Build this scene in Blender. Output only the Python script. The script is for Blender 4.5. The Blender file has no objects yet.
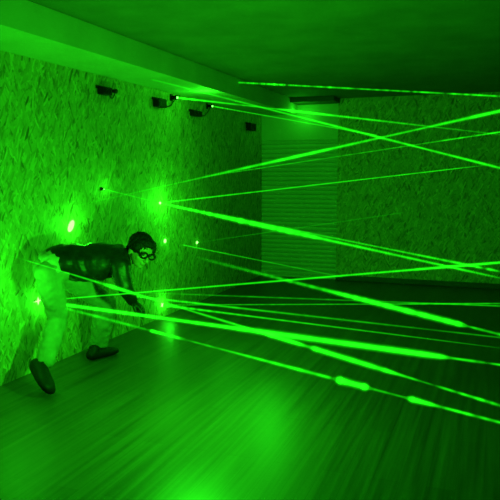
import bpy, bmesh, math, random
from mathutils import Vector, Matrix, noise
random.seed(7)
scn = bpy.context.scene
C = scn.collection

# ------------------------------------------------------------------ camera
CAM = Vector((0, 0, 1.5))
FPX = 654.0
YAW = math.atan(246 / FPX)          # camera turned left of the room's long axis
PITCH = math.radians(6.55)
WH = Vector((-math.sin(YAW), math.cos(YAW), 0))
RT = Vector((math.cos(YAW), math.sin(YAW), 0))
FW = WH * math.cos(PITCH) + Vector((0, 0, -math.sin(PITCH)))
UP = RT.cross(FW)
cd = bpy.data.cameras.new('camera')
cd.sensor_width = 36
cd.lens = FPX / 500 * 36
cd.clip_start = 0.05
cam = bpy.data.objects.new('camera', cd)
C.objects.link(cam)
cam.matrix_world = Matrix.Translation(CAM) @ Matrix((RT, UP, -FW)).transposed().to_4x4()
scn.camera = cam
scn.view_settings.view_transform = 'Standard'
scn.view_settings.look = 'None'
scn.view_settings.gamma = 1
scn.view_settings.exposure = 0.0
scn.cycles.transparent_max_bounces = 48

# ------------------------------------------------------------------ world: faint green glow of the haze
GREEN = (0.018, 1.0, 0.010)
w = bpy.data.worlds.new('world'); scn.world = w; w.use_nodes = True
bg = w.node_tree.nodes['Background']
bg.inputs[0].default_value = (0.035, 1.0, 0.03, 1)
bg.inputs[1].default_value = 0.72

def ray(x, y):
    return FW + RT * ((x - 250) / FPX) + UP * ((250 - y) / FPX)
XL = -3.27            # left wall plane
YB = 9.15             # back wall plane
XR = 2.4
HC = 2.56             # ceiling
HS = 2.36             # underside of the boxed soffit
def at(x, y, d):
    r = ray(x, y); return CAM + r * (d / r.dot(WH))
def on_x(x, y, X=XL):
    r = ray(x, y); return CAM + r * (X / r.x)
def on_y(x, y, Y=YB):
    r = ray(x, y); return CAM + r * (Y / r.y)
def on_z(x, y, Z=0.0):
    r = ray(x, y); return CAM + r * ((Z - CAM.z) / r.z)

def lamp(name, loc, power, radius=0.05, color=GREEN):
    l = bpy.data.lights.new(name, 'POINT'); l.energy = power; l.color = color
    l.shadow_soft_size = radius
    o = bpy.data.objects.new(name, l); C.objects.link(o); o.location = loc
    return o
# light scattered from each laser head / spot on the left wall, plus two added fills
def wall_lamp(x, y, off, power, radius=0.04):
    p = on_x(x, y) + Vector((off, 0, 0))
    return lamp('laser_or_fill_glow', p, power, radius)
wall_lamp(71, 226, 0.13, 5.0)
wall_lamp(160, 203, 0.15, 5.5)
wall_lamp(175, 215, 0.6, 10, 0.1)  # added broad fill for the middle of the wall, no laser spot here
wall_lamp(165, 241, 0.06, 0.4)
wall_lamp(197, 242.5, 0.06, 0.15)
wall_lamp(38, 301, 0.09, 2.8)
wall_lamp(-18, 285, 0.22, 8.0, 0.1)  # added wash for the near end of the wall, source out of view
wall_lamp(104, 189, 0.12, 1.2)
wall_lamp(162, 303, 0.09, 2.2)
# added point lamps in mid-room: one casts the person's shadow, one brightens far walls
lamp('added_glow', at(192, 286, 3.75), 110, 0.03)
lamp('added_glow', at(270, 245, 5.6), 24, 0.08)
# beam grazing the soffit
lamp('soffit_glow', on_z(205, 91, HS) + Vector((0, 0, -0.10)), 4.5, 0.05)
lamp('door_glow', on_y(305, 116) + Vector((0, -0.22, 0.0)), 2.0, 0.05)

# ------------------------------------------------------------------ node helpers
def new_mat(name):
    m = bpy.data.materials.new(name); m.use_nodes = True
    nt = m.node_tree
    return m, nt, nt.nodes['Principled BSDF']
def N(nt, t, **kw):
    n = nt.nodes.new(t)
    for k, v in kw.items(): setattr(n, k, v)
    return n
def simple(name, col, rough=0.6, metal=0.0, noise_scale=None, amount=0.25, bump=0.0, spec=0.5):
    m, nt, b = new_mat(name)
    b.inputs['Base Color'].default_value = (*col, 1)
    b.inputs['Roughness'].default_value = rough
    b.inputs['Metallic'].default_value = metal
    b.inputs['Specular IOR Level'].default_value = spec
    if noise_scale:
        tc = N(nt, 'ShaderNodeTexCoord'); ns = N(nt, 'ShaderNodeTexNoise')
        ns.inputs['Scale'].default_value = noise_scale; ns.inputs['Detail'].default_value = 4
        nt.links.new(tc.outputs['Object'], ns.inputs['Vector'])
        rp = N(nt, 'ShaderNodeValToRGB')
        rp.color_ramp.elements[0].position = .3; rp.color_ramp.elements[1].position = .7
        rp.color_ramp.elements[0].color = (*[c * (1 - amount) for c in col], 1)
        rp.color_ramp.elements[1].color = (*[min(1, c * (1 + amount)) for c in col], 1)
        nt.links.new(ns.outputs['Fac'], rp.inputs[0]); nt.links.new(rp.outputs[0], b.inputs['Base Color'])
        if bump:
            bp = N(nt, 'ShaderNodeBump'); bp.inputs['Strength'].default_value = bump
            bp.inputs['Distance'].default_value = 0.01
            nt.links.new(ns.outputs['Fac'], bp.inputs['Height']); nt.links.new(bp.outputs[0], b.inputs['Normal'])
    return m

def osb(name, axes):
    """oriented strand board: layers of long flakes lying at several angles"""
    m, nt, b = new_mat(name)
    L = nt.links.new
    tc = N(nt, 'ShaderNodeTexCoord'); sep = N(nt, 'ShaderNodeSeparateXYZ'); com = N(nt, 'ShaderNodeCombineXYZ')
    L(tc.outputs['Object'], sep.inputs[0])
    L(sep.outputs[axes[0]], com.inputs[0]); L(sep.outputs[axes[1]], com.inputs[1])
    wob = N(nt, 'ShaderNodeTexNoise'); wob.inputs['Scale'].default_value = 6
    L(com.outputs[0], wob.inputs['Vector'])
    mx = N(nt, 'ShaderNodeMix', data_type='VECTOR'); mx.inputs[0].default_value = 0.03
    L(com.outputs[0], mx.inputs[4]); L(wob.outputs['Color'], mx.inputs[5])
    layers = []
    for i, (ang, off) in enumerate([(38, 0), (82, 3.7), (118, 9.1), (64, 5.3)]):
        mp = N(nt, 'ShaderNodeMapping'); mp.vector_type = 'TEXTURE'
        mp.inputs['Rotation'].default_value = (0, 0, math.radians(ang))
        mp.inputs['Location'].default_value = (off, off * .7, 0)
        mp.inputs['Scale'].default_value = (0.072, 0.0155, 1)
        L(mx.outputs[1], mp.inputs['Vector'])
        v = N(nt, 'ShaderNodeTexVoronoi', voronoi_dimensions='2D'); v.inputs['Scale'].default_value = 1.0
        L(mp.outputs[0], v.inputs['Vector'])
        s = N(nt, 'ShaderNodeSeparateColor'); L(v.outputs['Color'], s.inputs[0])
        layers.append(s)
    cur = layers[0].outputs[0]; h = layers[0].outputs[1]
    for s, thr in zip(layers[1:], (0.55, 0.6, 0.68)):
        gt = N(nt, 'ShaderNodeMath', operation='GREATER_THAN'); gt.inputs[1].default_value = thr
        L(s.outputs[1], gt.inputs[0])
        mm = N(nt, 'ShaderNodeMix'); L(gt.outputs[0], mm.inputs[0]); L(cur, mm.inputs[2]); L(s.outputs[0], mm.inputs[3])
        cur = mm.outputs[0]
    rp = N(nt, 'ShaderNodeValToRGB')
    e = rp.color_ramp.elements
    e[0].position = 0; e[0].color = (.12, .075, .04, 1)
    e[1].position = 1; e[1].color = (.72, .56, .34, 1)
    for p, c in ((.08, (.31, .21, .115, 1)), (.35, (.44, .33, .19, 1)), (.80, (.54, .41, .24, 1))):
        q = e.new(p); q.color = c
    L(cur, rp.inputs[0]); L(rp.outputs[0], b.inputs['Base Color'])
    b.inputs['Roughness'].default_value = .62
    bp = N(nt, 'ShaderNodeBump'); bp.inputs['Strength'].default_value = .4; bp.inputs['Distance'].default_value = .002
    L(cur, bp.inputs['Height']); L(bp.outputs[0], b.inputs['Normal'])
    return m

def plank_mat():
    m, nt, b = new_mat('laminate')
    L = nt.links.new
    tc = N(nt, 'ShaderNodeTexCoord'); sep = N(nt, 'ShaderNodeSeparateXYZ'); com = N(nt, 'ShaderNodeCombineXYZ')
    L(tc.outputs['Object'], sep.inputs[0]); L(sep.outputs[1], com.inputs[0]); L(sep.outputs[0], com.inputs[1])
    br = N(nt, 'ShaderNodeTexBrick')
    br.inputs['Scale'].default_value = 1; br.inputs['Brick Width'].default_value = 1.25
    br.inputs['Row Height'].default_value = .13; br.inputs['Mortar Size'].default_value = .0015
    br.inputs['Color1'].default_value = (.105, .08, .055, 1); br.inputs['Color2'].default_value = (.085, .062, .042, 1)
    br.inputs['Mortar'].default_value = (.06, .045, .03, 1)
    L(com.outputs[0], br.inputs['Vector'])
    mp = N(nt, 'ShaderNodeMapping'); mp.inputs['Scale'].default_value = (.9, 30, 1)
    L(com.outputs[0], mp.inputs['Vector'])
    ns = N(nt, 'ShaderNodeTexNoise'); ns.inputs['Scale'].default_value = 1; ns.inputs['Detail'].default_value = 5
    L(mp.outputs[0], ns.inputs['Vector'])
    mr = N(nt, 'ShaderNodeMapRange'); mr.inputs[1].default_value = .3; mr.inputs[2].default_value = .7
    mr.inputs[3].default_value = .5; mr.inputs[4].default_value = 1.35
    L(ns.outputs['Fac'], mr.inputs[0])
    mm = N(nt, 'ShaderNodeVectorMath', operation='SCALE'); L(br.outputs['Color'], mm.inputs[0]); L(mr.outputs[0], mm.inputs['Scale'])
    L(mm.outputs[0], b.inputs['Base Color'])
    rr = N(nt, 'ShaderNodeMapRange'); rr.inputs[3].default_value = .34; rr.inputs[4].default_value = .5
    L(ns.outputs['Fac'], rr.inputs[0]); L(rr.outputs[0], b.inputs['Roughness'])
    bp = N(nt, 'ShaderNodeBump'); bp.inputs['Strength'].default_value = .25; bp.inputs['Distance'].default_value = .002
    L(ns.outputs['Fac'], bp.inputs['Height']); L(bp.outputs[0], b.inputs['Normal'])
    return m

def emis(name, col, strength):
    m, nt, b = new_mat(name)
    b.inputs['Base Color'].default_value = (*col, 1)
    b.inputs['Emission Color'].default_value = (*col, 1)
    b.inputs['Emission Strength'].default_value = strength
    return m

def beam_mat():
    """laser light scattered by haze: adds light, soft across the beam, brightness follows the haze density"""
    m = bpy.data.materials.new('laser_light'); m.use_nodes = True
    nt = m.node_tree; nt.nodes.clear(); L = nt.links.new
    out = N(nt, 'ShaderNodeOutputMaterial'); add = N(nt, 'ShaderNodeAddShader')
    tr = N(nt, 'ShaderNodeBsdfTransparent'); em = N(nt, 'ShaderNodeEmission')
    em.inputs['Color'].default_value = (0.010, 1.0, 0.006, 1)
    a = N(nt, 'ShaderNodeAttribute', attribute_name='haze')
    ge = N(nt, 'ShaderNodeNewGeometry'); ax = N(nt, 'ShaderNodeAttribute', attribute_name='axis')
    dt = N(nt, 'ShaderNodeVectorMath', operation='DOT_PRODUCT'); L(ge.outputs['Normal'], dt.inputs[0]); L(ge.outputs['Incoming'], dt.inputs[1])
    ab = N(nt, 'ShaderNodeMath', operation='ABSOLUTE'); L(dt.outputs['Value'], ab.inputs[0])
    cr = N(nt, 'ShaderNodeVectorMath', operation='CROSS_PRODUCT'); L(ge.outputs['Incoming'], cr.inputs[0]); L(ax.outputs['Vector'], cr.inputs[1])
    ln = N(nt, 'ShaderNodeVectorMath', operation='LENGTH'); L(cr.outputs[0], ln.inputs[0])
    inv = N(nt, 'ShaderNodeMath', operation='DIVIDE', use_clamp=True)
    L(ab.outputs[0], inv.inputs[0]); L(ln.outputs['Value'], inv.inputs[1])
    p1 = N(nt, 'ShaderNodeMath', operation='POWER'); p1.inputs[1].default_value = 12; L(inv.outputs[0], p1.inputs[0])
    p2 = N(nt, 'ShaderNodeMath', operation='POWER'); p2.inputs[1].default_value = 2.5; L(inv.outputs[0], p2.inputs[0])
    s2 = N(nt, 'ShaderNodeMath', operation='MULTIPLY'); s2.inputs[1].default_value = .14; L(p2.outputs[0], s2.inputs[0])
    sm = N(nt, 'ShaderNodeMath', operation='ADD'); L(p1.outputs[0], sm.inputs[0]); L(s2.outputs[0], sm.inputs[1])
    ml = N(nt, 'ShaderNodeMath', operation='MULTIPLY'); L(sm.outputs[0], ml.inputs[0]); L(a.outputs['Fac'], ml.inputs[1])
    L(ml.outputs[0], em.inputs['Strength'])
    L(tr.outputs[0], add.inputs[0]); L(em.outputs[0], add.inputs[1]); L(add.outputs[0], out.inputs['Surface'])
    return m

M = {
    'osb_left': osb('strand_board_left', (1, 2)),
    'osb_back': osb('strand_board_back', (0, 2)),
    'floor': plank_mat(),
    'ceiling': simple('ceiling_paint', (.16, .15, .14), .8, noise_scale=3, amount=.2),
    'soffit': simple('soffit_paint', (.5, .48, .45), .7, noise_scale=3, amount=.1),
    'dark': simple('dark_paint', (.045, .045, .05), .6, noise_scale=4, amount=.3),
    'door': simple('shutter_paint', (.5, .5, .48), .5, noise_scale=2, amount=.06),
    'black': simple('black_plastic', (.006, .006, .008), .55, noise_scale=30, amount=.3, spec=.15),
    'leather': simple('black_leather', (.010, .009, .011), .48, noise_scale=22, amount=.5, bump=.5, spec=.35),
    'trouser': simple('pale_cotton', (.31, .295, .25), .85, noise_scale=14, amount=.14, bump=.5),
    'shirt': simple('pale_shirt', (.5, .48, .44), .85, noise_scale=20, amount=.08),
    'skin': simple('skin', (.36, .22, .15), .55, noise_scale=20, amount=.08),
    'hair': simple('dark_hair', (.008, .006, .006), .7, noise_scale=60, amount=.5, bump=.6, spec=.2),
    'shoe': simple('black_shoe', (.008, .006, .008), .6, noise_scale=25, amount=.3, spec=.25),
    'sole': simple('shoe_sole', (.03, .028, .028), .7),
    'sock': simple('sock', (.30, .28, .25), .9, noise_scale=40, amount=.1),
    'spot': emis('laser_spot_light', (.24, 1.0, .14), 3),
    'lens': emis('laser_lens_light', (.12, 1.0, .08), 5),
    'beam': beam_mat(),
}

# ------------------------------------------------------------------ mesh helpers
def finish(name, bm, mat, parent=None, smooth=False):
    bmesh.ops.recalc_face_normals(bm, faces=bm.faces)
    me = bpy.data.meshes.new(name); bm.to_mesh(me); bm.free()
    for p in me.polygons: p.use_smooth = smooth
    me.materials.append(mat)
    o = bpy.data.objects.new(name, me); C.objects.link(o)
    if parent: 
        o.parent = parent
        o.matrix_parent_inverse = Matrix.Translation(-parent.location)
    return o
def tag(o, label=None, cat=None, group=None, kind=None):
    if label: o['label'] = label
    if cat: o['category'] = cat
    if group: o['group'] = group
    if kind: o['kind'] = kind
    return o
def thing(name, loc, label, cat, group=None):
    o = bpy.data.objects.new(name, None); C.objects.link(o); o.location = loc
    o.empty_display_size = .1
    return tag(o, label, cat, group)
def box(bm, lo, hi, bevel=0.0, mat=None):
    r = bmesh.ops.create_cube(bm, size=1)
    lo, hi = Vector(lo), Vector(hi)
    c = (lo + hi) / 2; s = hi - lo
    for v in r['verts']:
        v.co = Vector((v.co.x * s.x, v.co.y * s.y, v.co.z * s.z)) + c
    if bevel:
        es = list({e for v in r['verts'] for e in v.link_edges})
        r2 = bmesh.ops.bevel(bm, geom=es, offset=bevel, segments=2, affect='EDGES', profile=.5)
    return r['verts']
def frame_for(d, hint=None):
    d = d.normalized()
    h = hint if hint is not None else Vector((0, 0, 1))
    if abs(d.dot(h.normalized())) > .98: h = Vector((1, 0, 0))
    a = (h - d * h.dot(d)).normalized()
    return a, d.cross(a)
def loft(bm, pts, rads, n=16, hint=None, cap=True):
    """tube through pts; rads = (ra along hint, rb across) or a number; rounded ends"""
    pts = [Vector(p) for p in pts]
    rads = [(r, r) if not isinstance(r, tuple) else r for r in rads]
    P = []; R = []
    if cap:
        d0 = (pts[0] - pts[1]).normalized(); m0 = min(rads[0])
        for a in (80, 60, 35):
            P.append((pts[0] + d0 * m0 * math.sin(math.radians(a)), d0 * -1)); k = math.cos(math.radians(a)); R.append((rads[0][0] * k, rads[0][1] * k))
    for i, p in enumerate(pts):
        if i == 0: t = pts[1] - pts[0]
        elif i == len(pts) - 1: t = pts[-1] - pts[-2]
        else: t = (pts[i + 1] - p).normalized() + (p - pts[i - 1]).normalized()
        P.append((p, t.normalized())); R.append(rads[i])
    if cap:
        d1 = (pts[-1] - pts[-2]).normalized(); m1 = min(rads[-1])
        for a in (35, 60, 80):
            P.append((pts[-1] + d1 * m1 * math.sin(math.radians(a)), d1)); k = math.cos(math.radians(a)); R.append((rads[-1][0] * k, rads[-1][1] * k))
    rings = []
    a_prev = None
    for (p, t), (ra, rb) in zip(P, R):
        a, b = frame_for(t, hint if hint is not None else a_prev)
        a_prev = a
        rings.append([bm.verts.new(p + a * ra * math.cos(2 * math.pi * k / n) + b * rb * math.sin(2 * math.pi * k / n)) for k in range(n)])
    for r0, r1 in zip(rings, rings[1:]):
        for k in range(n):
            bm.faces.new((r0[k], r0[(k + 1) % n], r1[(k + 1) % n], r1[k]))
    bm.faces.new(rings[0][::-1]); bm.faces.new(rings[-1])
def ball(bm, c, r, rot=None, seg=20):
    res = bmesh.ops.create_uvsphere(bm, u_segments=seg, v_segments=seg // 2 + 2, radius=1)
    r = Vector((r, r, r)) if isinstance(r, (int, float)) else Vector(r)
    for v in res['verts']:
        p = Vector((v.co.x * r.x, v.co.y * r.y, v.co.z * r.z))
        if rot is not None: p = rot @ p
        v.co = p + Vector(c)
    return res['verts']
def fused(name, bm, mat, parent, voxel=.008, smooth=4, wrinkle=None, cutter=None):
    """fuse overlapping forms into one continuous surface"""
    bmesh.ops.recalc_face_normals(bm, faces=bm.faces)
    me = bpy.data.meshes.new('tmp'); bm.to_mesh(me); bm.free()
    t = bpy.data.objects.new('tmp', me); C.objects.link(t)
    r = t.modifiers.new('r', 'REMESH'); r.mode = 'VOXEL'; r.voxel_size = voxel; r.use_smooth_shade = True
    s = t.modifiers.new('s', 'SMOOTH'); s.factor = .5; s.iterations = smooth
    dg = bpy.context.evaluated_depsgraph_get()
    m2 = bpy.data.meshes.new_from_object(t.evaluated_get(dg))
    bpy.data.objects.remove(t); bpy.data.meshes.remove(me)
    if wrinkle:
        m2.update()
        nrm = [v.normal.copy() for v in m2.vertices]
        for v, nn in zip(m2.vertices, nrm):
            v.co += nn * wrinkle(v.co)
    for p in m2.polygons: p.use_smooth = True
    m2.materials.clear(); m2.materials.append(mat)
    m2.name = name
    o = bpy.data.objects.new(name, m2); C.objects.link(o)
    if parent:
        o.parent = parent; o.matrix_parent_inverse = Matrix.Translation(-parent.location)
    return o
def structure(name, bm, mat, parent=None):
    o = finish(name, bm, mat, parent)
    if not parent: o['kind'] = 'structure'
    return o

# ------------------------------------------------------------------ room shell
Y0 = -2.5
bm = bmesh.new(); box(bm, (XL - .15, Y0, -.15), (XR + .15, YB + .3, 0)); structure('floor', bm, M['floor'])
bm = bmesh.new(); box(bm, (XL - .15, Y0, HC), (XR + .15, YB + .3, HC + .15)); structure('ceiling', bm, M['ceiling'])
bm = bmesh.new(); box(bm, (XL - .15, Y0, 0), (XL, YB + .3, HC)); structure('wall_left', bm, M['osb_left'])
bm = bmesh.new(); box(bm, (XR, Y0, 0), (XR + .15, YB + .3, HC)); structure('wall_right', bm, M['osb_left'])
XD = on_y(337, 200).x               # right edge of the slatted door
ZD = on_y(320, 104).z
bm = bmesh.new()
box(bm, (XD, YB, 0), (XR, YB + .3, HC))
structure('wall_back', bm, M['osb_back'])
# slatted door filling the left end of the back wall
door = bpy.data.objects.new('door_1', None); C.objects.link(door); door.location = ((XL + XD) / 2, YB, 0); door['kind'] = 'structure'
zs = on_y(300, 138).z
bm = bmesh.new()
pitch = .066
z = 0.03
prof = []
while z < zs - pitch:
    for f, dy in ((0, .011), (.10, 0), (.45, -.010), (.82, -.008), (.94, .0), (1.0, .011)):
        prof.append((z + f * pitch, YB + .04 + dy))
    z += pitch
va = [bm.verts.new((XL + .001, y, z_)) for z_, y in prof]; vb = [bm.verts.new((XD - .001, y, z_)) for z_, y in prof]
for i in range(len(prof) - 1): bm.faces.new((va[i], vb[i], vb[i + 1], va[i + 1]))
box(bm, (XL, YB + .07, 0), (XD, YB + .12, zs))
finish('slat_panel', bm, M['door'], door)
bm = bmesh.new(); box(bm, (XL, YB + .015, zs - .03), (XD, YB + .12, ZD), .004); finish('header_panel', bm, M['door'], door)
bm = bmesh.new(); box(bm, (XL, YB + .02, 0), (XD, YB + .1, .035), .004); finish('bottom_rail', bm, M['door'], door)
# boxed-in soffit over the left wall, dark lintel over the door, kick board
XS = on_z(206, 87, HS).x
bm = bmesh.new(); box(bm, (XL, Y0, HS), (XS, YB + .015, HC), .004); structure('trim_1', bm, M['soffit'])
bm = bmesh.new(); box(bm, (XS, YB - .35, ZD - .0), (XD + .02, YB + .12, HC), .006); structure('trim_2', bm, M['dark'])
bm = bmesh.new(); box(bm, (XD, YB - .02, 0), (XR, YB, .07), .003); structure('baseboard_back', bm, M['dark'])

# ------------------------------------------------------------------ wall-mounted equipment
def emitter(x, y, label, wall_off=.0, s=1.0, lit=True, cable_to=None, top=True):
    """small laser head on a bracket: base plate, arm, barrel with lens"""
    p = on_x(x, y, XL + .06 * s)
    t = thing('laser_emitter', Vector((XL, p.y, p.z)), label, 'laser emitter', 'laser emitters on the strand board wall')
    d = Vector((1, -.35, -.12)).normalized()
    bm = bmesh.new(); box(bm, (XL, p.y - .022 * s, p.z - .03 * s), (XL + .008, p.y + .022 * s, p.z + .03 * s), .002)
    loft(bm, [(XL + .005, p.y, p.z), (XL + .035 * s, p.y, p.z)], [.007 * s, .007 * s], 10)
    finish('bracket', bm, M['black'], t, False)
    bm = bmesh.new()
    c = Vector((XL + .04 * s, p.y, p.z))
    loft(bm, [c - d * .03 * s, c + d * .012 * s, c + d * .014 * s, c + d * .03 * s], [.016 * s, .016 * s, .02 * s, .02 * s], 14, cap=False)
    finish('barrel', bm, M['black'], t, True)
    if lit:
        bm = bmesh.new(); ball(bm, c + d * .03 * s, (.010 * s, .010 * s, .010 * s), seg=12)
        finish('lens', bm, M['lens'], t, True)
    return c + d * .035 * s, t
def dark_box(x, y, w, h, label, cable=None):
    p = on_x(x, y, XL + .05)
    t = thing('power_box', Vector((XL, p.y, p.z)), label, 'power box', 'dark boxes on the strand board wall')
    bm = bmesh.new(); box(bm, (XL, p.y - w / 2, p.z - h / 2), (XL + .075, p.y + w / 2, p.z + h / 2), .008)
    for k in range(4):
        yy = p.y - w / 2 + w * (k + 1) / 5
        box(bm, (XL + .074, yy - .004, p.z - h * .3), (XL + .078, yy + .004, p.z + h * .3))
    finish('casing', bm, M['black'], t)
    bm = bmesh.new(); box(bm, (XL, p.y - w / 2 - .02, p.z + h / 2 - .015), (XL + .01, p.y + w / 2 + .02, p.z + h / 2 + .012), .002)
    finish('mounting_plate', bm, M['black'], t)
    if cable:
        q = on_x(cable[0], cable[1], XL + .02)
        a = Vector((XL + .03, p.y + w / 2, p.z)); b_ = Vector((XL + .02, q.y, q.z - .01))
        pts = [a + (b_ - a) * (i / 10) + Vector((0, 0, -.05 * math.sin(math.pi * i / 10))) for i in range(11)]
        bm = bmesh.new(); loft(bm, pts, [.005] * 11, 8); finish('cable', bm, M['black'], t, True)
    return t
E = {}
E['a'] = emitter(177, 97.5, 'dark laser emitter under the soffit beside the box third from the room corner', s=1.2)[0]
E['c'] = emitter(212, 106, 'dark laser emitter under the soffit beside the second box from the corner', s=1.1)[0]
emitter(116, 91, 'unlit dark laser emitter high on the left wall, nearest the camera', s=1.0, lit=False)
dark_box(106, 91, .13, .065, 'small black box high on the left wall, nearest the camera', (115, 92))
dark_box(161, 103, .17, .085, 'large black box under the soffit, third from the room corner', (175, 98))
dark_box(197, 113.5, .19, .06, 'black box under the soffit, second from the room corner', (210, 107))
dark_box(252, 127, .22, .10, 'small square black box by the room corner under the soffit')
E['h'] = emitter(104, 189, 'small bright laser emitter on the wall straight above the person\'s shoulders', s=.55)[0]
for key_, px_, py_ in (('g', 160, 203), ('p', 162, 305), ('k', 38, 301)): E[key_] = on_x(px_, py_, XL + .008)

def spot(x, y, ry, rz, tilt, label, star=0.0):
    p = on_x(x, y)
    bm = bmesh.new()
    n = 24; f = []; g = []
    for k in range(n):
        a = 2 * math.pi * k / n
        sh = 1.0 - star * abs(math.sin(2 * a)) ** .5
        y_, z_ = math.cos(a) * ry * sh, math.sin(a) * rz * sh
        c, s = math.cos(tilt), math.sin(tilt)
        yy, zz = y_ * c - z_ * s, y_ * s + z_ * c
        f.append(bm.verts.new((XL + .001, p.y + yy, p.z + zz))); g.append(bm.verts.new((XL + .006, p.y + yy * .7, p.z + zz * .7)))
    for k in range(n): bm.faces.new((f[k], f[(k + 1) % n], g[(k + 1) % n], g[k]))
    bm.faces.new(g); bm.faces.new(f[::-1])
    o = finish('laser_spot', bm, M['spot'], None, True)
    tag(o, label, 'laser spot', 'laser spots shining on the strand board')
spot(160, 203, .030, .018, 0, 'bright laser spot mid-wall where a thick beam starts, above and right of the head', .3)
spot(162, 305, .034, .030, .5, 'ragged laser spot just above the floor, right of the person\'s hand', .6)
spot(38, 301, .060, .034, 0, 'star-shaped white laser spot on the wall behind the person\'s rear leg', .75)
spot(71, 226, .034, .058, -.75, 'large slanted white laser spot on the wall above the person\'s back')
spot(165, 241, .030, .022, 0, 'round pale laser spot on the wall just right of the person\'s head')
spot(197, 242.5, .028, .017, 0, 'small dim laser spot on the wall, the one farthest right of the head')

# ------------------------------------------------------------------ laser beams
def cam_depth(p): return (p - CAM).dot(FW)
def cam_x(p): return 250 + FPX * (p - CAM).dot(RT) / cam_depth(p)
def beam(start, x1, y1, d1, keys, label, mottle=.15, seed=0, stop_x=None, patchy_from=None, name='laser_ray'):
    """start: point; (x1,y1,d1): a second point on the line. keys: (picture x, visible half width px, brightness)"""
    A = Vector(start); B = at(x1, y1, d1)
    dA, dB = cam_depth(A), cam_depth(B)
    xa, xb = cam_x(A), cam_x(B)
    D = B - A
    def s_of(x): return dA * (x - xa) / (dA * (x - xa) + dB * (xb - x))
    # run on until a wall, floor or ceiling stops it
    smax = (XR - A.x) / D.x
    if D.z < 0: smax = min(smax, (0.004 - A.z) / D.z)
    if D.z > 0: smax = min(smax, (HC - .004 - A.z) / D.z)
    if D.y > 0: smax = min(smax, (YB - .004 - A.y) / D.y)
    if stop_x: smax = min(smax, s_of(stop_x))
    ks = []
    for x, hw, br in keys:
        ss = s_of(x)
        if ss < -1e-6: ss = 0
        ks.append((ss, hw, br))
    ks.sort()
    def prof(s):
        if s <= ks[0][0]: return ks[0][1:]
        for (a, h0, b0), (c, h1, b1) in zip(ks, ks[1:]):
            if s <= c:
                t = (s - a) / max(1e-9, c - a); return h0 + (h1 - h0) * t, b0 + (b1 - b0) * t
        return ks[-1][1:]
    length = D.length * smax
    n = max(40, int(length / .014))
    a, b = frame_for(D, Vector((0, 0, 1)))
    bm = bmesh.new(); lay = bm.verts.layers.float.new('haze'); lax = bm.verts.layers.float_vector.new('axis'); Dn = D.normalized()
    rings = []
    for i in range(n + 1):
        s = smax * i / n
        p = A + D * s
        hw, br = prof(s)
        dd = min(cam_depth(p), 12); dd = max(dd, 2.0)
        r = (1.75 * hw + .12) * dd / FPX
        nz = .6 * noise.noise(Vector((s * D.length * 6, seed * 7.3, 0))) + .8 * noise.noise(Vector((s * D.length * 26, seed * 3.1, 5)))
        mo = mottle
        if patchy_from and s > s_of(patchy_from): mo = mottle + .40
        k = max(.05, 1 + mo * 3.2 * nz)
        r *= (1 + min(mo, .4) * .6 * noise.noise(Vector((s * D.length * 11, seed * 1.7, 8))))
        ring = []
        for j in range(12):
            an = 2 * math.pi * j / 12
            v = bm.verts.new(p + a * r * math.cos(an) + b * r * math.sin(an)); v[lay] = (br * .42 if br > 1.6 else br * .34) * k; v[lax] = Dn
            ring.append(v)
        rings.append(ring)
    for r0, r1 in zip(rings, rings[1:]):
        for j in range(12): bm.faces.new((r0[j], r0[(j + 1) % 12], r1[(j + 1) % 12], r1[j]))
    o = finish(name, bm, M['beam'], None, True)
    return tag(o, label, 'laser beam', 'green laser beams crossing the hazy room')

W = on_x
beam(E['a'], 500, 134.5, 4.6, [(178, 1.0, 2.2), (225, .8, 1.0), (275, .7, .7), (290, 1.3, 2.2), (330, 1.1, 1.4), (425, .8, .5), (500, .7, .2)],
     'laser beam from the emitter beside the large box, nearly level under the ceiling', .25, 1)
beam(on_z(152, 79.5, HS - .02), 500, 168, 3.6, [(155, .8, .4), (230, .9, .8), (310, 1.0, 1.1), (375, 1.3, 1.6), (420, 1.0, 1.2), (500, 1.4, 1.4)],
     'laser beam falling from the lit soffit at upper left to the right edge', .15, 2)
beam(E['c'], 372, 134.5, 5.4, [(212, .6, 1.6), (240, .55, .8), (370, .6, .7)], 'thin laser beam from the upper emitter beside the second box from the corner', .2, 3, stop_x=376)
beam(W(75, 206), 500, 111, 3.4, [(75, .6, .12), (180, .7, .4), (240, 1.4, 1.2), (300, 1.7, 1.8), (370, 1.2, 1.1), (425, 1.1, .9), (445, 1.5, 1.5), (500, 1.8, 1.7)],
     'thick laser beam rising from above the person\'s back to the upper right edge', .18, 4)
beam(W(195, 178), 500, 132, 4.2, [(195, .4, .0), (250, .6, .5), (365, .55, .4), (415, .6, .5), (500, .9, 1.2)],
     'thin laser beam rising rightwards just below the thick rising one', .3, 5)
beam(E['g'], 500, 163.5, 4.4, [(160, .8, 1.8), (200, .75, 1.2), (370, .55, 1.0), (455, .55, 1.0), (478, .5, .25), (500, .4, .1)],
     'thin laser beam rising gently from the glowing mid-wall emitter', .15, 6)
beam(E['g'], 484, 274.5, 3.4, [(160, 1.0, 2.5), (200, 1.5, 1.8), (240, 2.4, 2.2), (290, 2.6, 2.0), (330, 1.5, 1.4), (400, 1.3, 1.2), (460, 1.3, 1.4), (500, 1, .4)],
     'thick laser beam falling from the glowing mid-wall emitter, lower of a close pair', .15, 7)
beam(E['g'], 500, 271.5, 3.7, [(200, .6, .2), (290, 1.0, .7), (400, .9, .9), (460, 1.4, 1.4), (500, 1.3, 1.3)],
     'thinner laser beam falling from the mid-wall emitter, upper of a close pair', .25, 8, patchy_from=470)
beam(E['h'], 160, 203, 6.6, [(104, .6, 1.2), (125, .45, .6), (160, .4, .2)], 'short faint laser beam from the emitter above the person\'s shoulders', .2, 9, stop_x=160)
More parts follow.
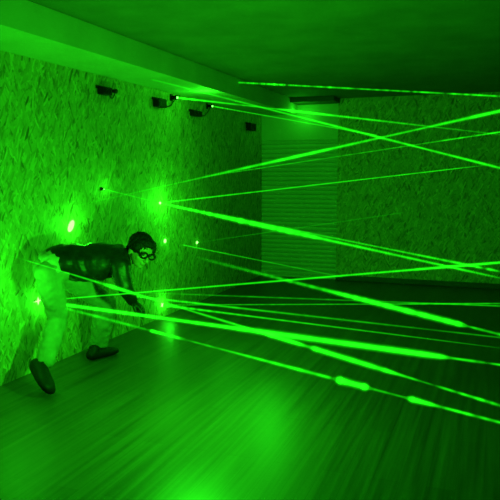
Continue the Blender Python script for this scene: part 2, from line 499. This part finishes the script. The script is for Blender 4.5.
beam(W(183, 245), 340, 276.5, 6.0, [(183, .6, 1.0), (240, .6, .55), (340, .5, .3)], 'faint thin laser beam starting right of the two pale wall spots', .15, 10, stop_x=342)
beam(W(193, 256.5), 500, 334.5, 3.0, [(190, 1.4, .0), (215, 1.7, .25), (270, 1.7, .6), (320, 1.8, .95), (345, 2.2, 2.0), (375, 2.6, 2.4), (448, 2.7, 2.4), (459, 2.4, 2.2), (468, 1.1, 1.0), (500, 1.6, 1.0)],
     'thick fuzzy laser beam falling from mid-wall across the dark far floor', .1, 11, patchy_from=467)
beam(E['k'], 500, 262.5, 3.3, [(38, .8, 1.0), (70, .7, 1.2), (160, .8, 1.4), (240, .9, 1.2), (400, 1.1, 1.4), (450, 1.5, 2.0), (500, 1.3, 1.6)],
     'laser beam rising gently from behind the rear leg to the right edge', .1, 12)
beam(W(-60, 234), 500, 405.5, 2.75, [(-50, .3, .1), (24, .4, .2), (29, .6, .9), (60, .6, .8), (100, 1.2, 1.3), (112, 2.0, 2.4), (140, 1.5, 1.4), (160, 1.3, 1.3), (178, .9, .5), (195, 1.1, 1.1), (262, 1.5, 1.3), (270, 2.6, 2.2), (300, 2.2, 1.8), (308, 1.4, .9), (314, 2.6, 2.3), (370, 2.7, 2.2), (400, 1.6, 1.2), (425, 1.0, .5), (465, 1.5, 1.3), (500, 1.6, 1.4)],
     'laser beam falling from left of the person\'s hips, past the hands, to the lower right', .12, 13, patchy_from=376)
beam(E['k'], 500, 364.8, 2.9, [(40, 1, 1.4), (70, 1.7, 2.6), (125, 1.8, 2.5), (170, 1.7, 1.8), (220, 2.0, 2.2), (260, 2.8, 2.4), (430, 3.0, 2.5), (441, 2.5, 2.2), (452, 1.2, .9), (500, 1.4, 1.0)],
     'thickest brightest laser beam running from the rear leg to the right edge', .08, 14, patchy_from=449)
beam(E['k'], 500, 422.5, 2.6, [(40, 1, .5), (75, 1.5, .6), (100, 1.8, .8), (135, 1.4, .7), (148, 1.0, .5), (152, 1.7, 1.7), (178, 1.5, 1.5), (186, .9, .4), (230, 1.2, .8), (300, 1.9, 1.5), (328, 1.7, 1.3), (334, 1.4, .8), (338, 3.2, 2.4), (366, 3.2, 2.4), (371, 1.3, .6), (405, 1.1, .6), (411, 2.8, 2.2), (430, 2.2, 1.8), (436, 1.6, .9), (500, 1.4, 1.1)],
     'lowest laser beam, patchy, falling over the floor to the bottom right corner', .25, 15, patchy_from=434)
beam(at(112, 291.5, 6.55), 500, 306, 4.4, [(112, .5, .1), (170, .7, .3), (250, .8, .35), (370, .8, .35), (440, .7, .6), (500, .8, .6)],
     'faint laser beam, nearly level, meeting another one at the right edge below the wall', .2, 16)
beam(E['p'], 490, 303.6, 5.0, [(163, 1, .9), (180, .6, .5), (240, .6, .6), (380, .6, .6), (430, .8, .9), (500, .8, .7)],
     'thin level laser beam from the emitter just above the floor', .2, 17)
beam(at(110, 293.5, 6.5), 500, 337.5, 4.0, [(110, .8, .8), (165, 1.1, 1.3), (240, 1.1, .8), (370, 1.0, .45), (430, .8, .2), (500, .9, .4)],
     'laser beam falling from the person\'s forearm, upper of two alike', .2, 18)
beam(E['p'], 500, 348, 3.9, [(162, 1.6, 1.8), (190, 1.2, 1.4), (240, .9, 1.1), (370, .8, .6), (440, .7, .4), (500, .5, .15)],
     'thin laser beam falling from the emitter just above the floor', .15, 19)
beam(on_z(238, 82.5, HC - .04), 500, 96.3, 4.6, [(240, .8, .9), (275, .9, 1.7), (310, .7, .8), (345, .9, 1.4), (360, .7, .7), (500, .9, 1.2)],
     'dashed laser beam along the ceiling at the top right', .75, 20)
beam(W(198, 242.5), 400, 213, 6.2, [(200, .4, .1), (250, .55, .22), (400, .45, .2)], 'barely visible laser beam rising from the farthest pale wall spot', .2, 21, stop_x=402)

# ------------------------------------------------------------------ the person
HIP = at(53, 268, 4.70)
person = thing('person', Vector((HIP.x, HIP.y, 0)),
               'person in dark jacket, pale trousers and glasses, bending low beside the left wall', 'person')
hipR = at(48, 273, 4.60); hipF = at(60, 271, 4.82)
kneeR = at(58, 318, 4.70); ankR = at(45.5, 361, 4.50)
kneeF = at(106, 303, 5.12); ankF = at(97.5, 349, 5.36)
toeR = on_z(51, 402, 0.0); heelR = at(29.5, 369, 4.50)
neck = at(126, 256, 4.850); chest = at(104, 262, 4.810); waist = at(74, 264, 4.750); pelvis = at(54, 268, 4.700)
axis = (neck - pelvis).normalized()
side = Vector((axis.y, -axis.x, 0)).normalized()         # towards the camera side
dors = side.cross(axis).normalized()
if dors.z < 0: dors = -dors

def wr(scale, amp, seed=0):
    def f(p):
        q = p * scale + Vector((seed, 0, 0))
        return amp * noise.noise(q) + amp * .6 * noise.noise(q * 2.3)
    return f
# trousers
bm = bmesh.new()
loft(bm, [waist - axis * .02, pelvis + axis * .03, pelvis - axis * .03], [(.09, .125), (.125, .155), (.12, .155)], 20, hint=dors)
for hp, kn, an, s in ((hipR, kneeR, ankR, .0), (hipF, kneeF, ankF, .010)):
    m1 = hp.lerp(kn, .5); m2 = kn.lerp(an, .4)
    loft(bm, [hp, m1, kn], [.094, .090, .070 + s], 18)
    loft(bm, [kn, m2, kn.lerp(an, .80), kn.lerp(an, .97)], [.070 + s, .072 + s, .068 + s, .068 + s], 18)
trousers = fused('trousers', bm, M['trouser'], person, .009, 5, wr(13, .010, 2))
# seams / hem cuffs as sub-parts
for kn, an in ((kneeR, ankR), (kneeF, ankF)):
    bm = bmesh.new(); q = kn.lerp(an, .94); r = kn.lerp(an, 1.01)
    loft(bm, [q, r], [.071 if kn is kneeR else .08] * 2, 20, cap=False)
    o = finish('hem', bm, M['trouser'], trousers, True); o.matrix_parent_inverse = person.matrix_world.inverted() @ Matrix.Translation(Vector((0,0,0)))
    o.matrix_parent_inverse = Matrix.Translation(-person.location)
# shirt tail between jacket and trousers
bm = bmesh.new()
loft(bm, [at(73, 262, 4.750), at(62, 262, 4.730), at(54, 264, 4.710)], [(.108, .150), (.122, .162), (.128, .170)], 22, hint=dors)
fused('shirt_tail', bm, M['shirt'], person, .009, 3, wr(18, .008, 5))['label'] = 'pale shirt tail showing below the jacket'
# jacket
shN = at(119, 262, 4.810) - side * 0 + side * .15 * (1 if side.dot(CAM - neck) > 0 else -1)
cs = side if side.dot(CAM - neck) > 0 else -side
shN = at(118, 262, 4.830) + cs * .15; shFar = at(118, 262, 4.830) - cs * .15
elN = at(124.5, 288, 4.630); wrN = at(131.5, 300, 4.760)
elFar = at(123, 284, 5.050); wrFar = at(130, 298, 5.010)
bm = bmesh.new()
loft(bm, [at(61, 260.5, 4.725), at(84, 263, 4.770), at(102, 261, 4.810), at(116, 259, 4.830)],
     [(.125, .165), (.138, .180), (.142, .195), (.118, .19)], 24, hint=dors)
loft(bm, [at(117, 258, 4.830), at(125, 257, 4.850)], [(.085, .10), (.062, .066)], 16, hint=dors)
for s_, e_, w_ in ((shN, elN, wrN), (shFar, elFar, wrFar)):
    loft(bm, [s_, s_.lerp(e_, .5), e_], [.082, .068, .056], 16)
    loft(bm, [e_, e_.lerp(w_, .5), w_.lerp(e_, -.02)], [.056, .052, .043], 16)
def jacket_wr(p):
    # gathered folds running across the back and down the sleeve
    q = (p - waist)
    return .006 * math.sin(q.dot(axis) * 55 + 4 * noise.noise(p * 6)) * (0.5 + noise.noise(p * 5)) + .010 * noise.noise(p * 11)
jacket = fused('leather_jacket', bm, M['leather'], person, .008, 4, jacket_wr)
bm = bmesh.new()
loft(bm, [at(123.5, 257, 4.848), at(127.5, 256, 4.860)], [(.080, .084), (.072, .076)], 24, hint=dors, cap=False)
o = finish('collar', bm, M['leather'], jacket, True); o.matrix_parent_inverse = Matrix.Translation(-person.location)
so = o.modifiers.new('s', 'SOLIDIFY'); so.thickness = .008
for q, r in ((elN.lerp(wrN, .8), wrN.lerp(elN, -.06)), (elFar.lerp(wrFar, .8), wrFar.lerp(elFar, -.06))):
    bm = bmesh.new(); loft(bm, [q, r], [.049, .048], 18, cap=False)
    o = finish('cuff', bm, M['leather'], jacket, True); o.matrix_parent_inverse = Matrix.Translation(-person.location)

# head frame
TW = -WH
HC_ = at(141, 250.5, 4.810)
crown = (RT * .42 + Vector((0, 0, .86)) + TW * .10).normalized()
face = (RT * .60 - Vector((0, 0, .42)) + TW * .72); face = (face - crown * face.dot(crown)).normalized()
ear = face.cross(crown).normalized()
HM = Matrix((ear, face, crown)).transposed()          # local x=ear, y=face, z=crown
HSC = 1.12
def hp(x, y, z): return HC_ + HM @ Vector((x, y, z)) * HSC
bm = bmesh.new()
ball(bm, hp(0, -.012, .022), Vector((.073, .092, .080)) * HSC, HM)            # cranium
ball(bm, hp(0, .012, -.030), Vector((.060, .070, .066)) * HSC, HM)            # mid face
ball(bm, hp(0, .030, -.072), Vector((.040, .044, .034)) * HSC, HM)            # jaw
ball(bm, hp(0, .058, -.088), Vector((.020, .018, .016)) * HSC, HM)            # chin
for sx in (-1, 1):
    ball(bm, hp(.034 * sx, .048, -.030), Vector((.022, .022, .022)) * HSC, HM)    # cheeks
    ball(bm, hp(.028 * sx, .074, .018), Vector((.020, .010, .007)) * HSC, HM)     # brow
    ball(bm, hp(.074 * sx, -.008, -.018), Vector((.009, .019, .030)) * HSC, HM)   # ear
loft(bm, [hp(0, .080, .006), hp(0, .094, -.018), hp(0, .100, -.030)], [.009, .012, .015], 12)
ball(bm, hp(0, .089, -.036), Vector((.018, .012, .009)) * HSC, HM)
ball(bm, hp(0, .077, -.055), Vector((.022, .010, .006)) * HSC, HM); ball(bm, hp(0, .075, -.065), Vector((.019, .010, .006)) * HSC, HM)
loft(bm, [hp(0, -.022, -.05), hp(0, -.05, -.10).lerp(neck, .5), neck - axis * .05], [.052, .054, .062], 16)
# torso core, arms and legs under the clothes, one continuous figure
loft(bm, [neck - axis * .04, chest, waist, pelvis], [(.06, .08), (.10, .15), (.095, .13), (.10, .14)], 18, hint=dors)
for s_, e_, w_ in ((shN, elN, wrN), (shFar, elFar, wrFar)):
    loft(bm, [s_ - (s_ - chest) * .3, s_, e_, w_, w_ + (w_ - e_).normalized() * .02], [.05, .045, .036, .026, .026], 14)
for h_, k_, a_ in ((hipR, kneeR, ankR), (hipF, kneeF, ankF)):
    loft(bm, [h_, k_, k_.lerp(a_, .4), a_], [.075, .05, .05, .036], 14)
# hands
def hand(wp, fwd, palm_n, sgn):
    fwd = fwd.normalized(); pn = (palm_n - fwd * palm_n.dot(fwd)).normalized(); sd = fwd.cross(pn) * sgn
    loft(bm, [wp, wp + fwd * .045, wp + fwd * .085], [(.020, .028), (.020, .038), (.016, .042)], 14, hint=pn)
    for i, (off, ln) in enumerate(((-.030, .066), (-.010, .076), (.010, .072), (.029, .056))):
        b0 = wp + fwd * .080 + sd * off
        b1 = b0 + (fwd * .92 + pn * .25 + sd * off * 3).normalized() * ln * .45
        b2 = b1 + (fwd * .70 + pn * .70).normalized() * ln * .32
        b3 = b2 + (fwd * .35 + pn * .95).normalized() * ln * .26
        loft(bm, [b0, b1, b2, b3], [.0098, .0092, .0085, .0072], 10)
    t0 = wp + fwd * .025 - sd * .022
    t1 = t0 + (fwd * .6 - sd * .7 + pn * .3).normalized() * .038
    t2 = t1 + (fwd * .8 - sd * .2 + pn * .4).normalized() * .032
    loft(bm, [t0, t1, t2], [.014, .011, .009], 10)
hand(wrN + (wrN - elN).normalized() * .01, RT * .8 - Vector((0, 0, .65)) + TW * .1, RT * -.5 - Vector((0, 0, .8)), 1)
hand(wrFar + (wrFar - elFar).normalized() * .01, RT * .7 - Vector((0, 0, .75)), RT * -.5 - Vector((0, 0, .8)), -1)
body = fused('body', bm, M['skin'], person, .0052, 2)
# gloves (the hands read as dark as the sleeves)
bm = bmesh.new()
hand(wrN + (wrN - elN).normalized() * .01, RT * .8 - Vector((0, 0, .65)) + TW * .1, RT * -.5 - Vector((0, 0, .8)), 1)
g = fused('glove', bm, M['leather'], person, .004, 1, lambda p: .0035)
bm = bmesh.new()
hand(wrFar + (wrFar - elFar).normalized() * .01, RT * .7 - Vector((0, 0, .75)), RT * -.5 - Vector((0, 0, .8)), -1)
g = fused('glove', bm, M['leather'], person, .004, 1, lambda p: .0035)
# eyes
for sx in (-1, 1):
    bm = bmesh.new(); ball(bm, hp(.028 * sx, .071, .002), .012, seg=14)
    finish('eye', bm, M['sole'], person, True)
# hair: cap over crown, back and sides with fringe
bm = bmesh.new()
ball(bm, hp(0, -.022, .030), Vector((.084, .098, .086)) * HSC, HM, 24)
ball(bm, hp(0, .040, .074), Vector((.062, .042, .026)) * HSC, HM)
ball(bm, hp(-.064, .020, .030), Vector((.020, .036, .040)) * HSC, HM); ball(bm, hp(.064, .020, .030), Vector((.020, .036, .040)) * HSC, HM)
ball(bm, hp(0, -.072, -.020), Vector((.062, .038, .05)) * HSC, HM)
fused('hair', bm, M['hair'], person, .006, 2, wr(60, .006, 9))
# glasses
bm = bmesh.new()
for sx in (-1, 1):
    pts = [hp(.031 * sx + .027 * math.cos(a), .092, .003 + .019 * math.sin(a)) for a in [2 * math.pi * k / 16 for k in range(17)]]
    loft(bm, pts, [.0065] * 17, 8)
    loft(bm, [hp(.058 * sx, .090, .008), hp(.078 * sx, .05, .006), hp(.083 * sx, -.01, .0)], [.008, .009, .008], 8)
loft(bm, [hp(-.008, .094, .006), hp(.008, .094, .006)], [.004, .004], 8)
glasses = finish('glasses', bm, M['black'], person, True)
for sx in (-1, 1):
    bm = bmesh.new(); ball(bm, hp(.031 * sx, .091, .003), Vector((.025, .002, .018)) * HSC, HM, 16)
    o = finish('glasses_lens', bm, M['black'], glasses, True); o.matrix_parent_inverse = Matrix.Translation(-person.location)

# shoes
def shoe(heel, toe, up, ankle, size=1.0):
    """heel/toe: sole points; up: direction out of the sole into the ankle"""
    f = (toe - heel).normalized(); L_ = (toe - heel).length
    u = (up - f * up.dot(f)).normalized(); s = f.cross(u)
    root = None
    bm = bmesh.new()
    q = lambda a, b, c=0: heel + f * (a * L_) + u * b * size + s * c * size
    loft(bm, [q(.10, .045), q(.28, .045), q(.52, .038), q(.72, .034), q(.88, .028)],
         [(a_ * size, b_ * size) for a_, b_ in ((.044, .042), (.046, .046), (.042, .052), (.036, .058), (.028, .048))], 18, hint=u)
    loft(bm, [q(.16, .05), q(.20, .085), (q(.20, .085)).lerp(ankle, .5)], [.043, .044, .044], 16)
    up_ = fused('shoe', bm, M['shoe'], person, .006, 3)
    bm = bmesh.new(); n = 28; ra = []; rb = []
    for k in range(n):
        a = 2 * math.pi * k / n; x = .5 - .5 * math.cos(a)
        wdt = (.045 + .016 * math.sin(max(0, x - .3) / .7 * math.pi)) * math.sin(a) * (abs(math.sin(a)) ** -.45 if abs(math.sin(a)) > 1e-3 else 0)
        ra.append(bm.verts.new(q(x, 0, wdt))); rb.append(bm.verts.new(q(x, .016, wdt)))
    for k in range(n): bm.faces.new((ra[k], ra[(k + 1) % n], rb[(k + 1) % n], rb[k]))
    bm.faces.new(ra[::-1]); bm.faces.new(rb)
    o = finish('sole', bm, M['sole'], up_); o.matrix_parent_inverse = Matrix.Translation(-person.location)
    bm = bmesh.new()
    for i in range(4):
        x = .40 + .07 * i; h = .078 - .006 * i
        loft(bm, [q(x, h, -.020), q(x, h + .004, 0), q(x, h, .020)], [.003] * 3, 6)
    o = finish('laces', bm, M['sole'], up_, True); o.matrix_parent_inverse = Matrix.Translation(-person.location)
fdir = toeR - heelR
shoe(heelR, heelR + fdir.normalized() * min(.335, fdir.length), RT * 1.0 + Vector((0, 0, .25)) + TW * .5, ankR, 1.25)
hF = on_z(88, 361, 0.002); tF = on_z(119, 352.5, 0.002)
tF = hF + (tF - hF).normalized() * .315
shoe(hF, tF, Vector((0, 0, 1)), ankF)
bm = bmesh.new(); loft(bm, [kneeR.lerp(ankR, .85), ankR, ankR.lerp(heelR, .25)], [.046, .044, .044], 16); finish('sock', bm, M['sock'], person, True)
bm = bmesh.new(); loft(bm, [kneeF.lerp(ankF, .85), ankF, ankF + Vector((0, 0, -.02))], [.046, .044, .044], 16); finish('sock', bm, M['sock'], person, True)
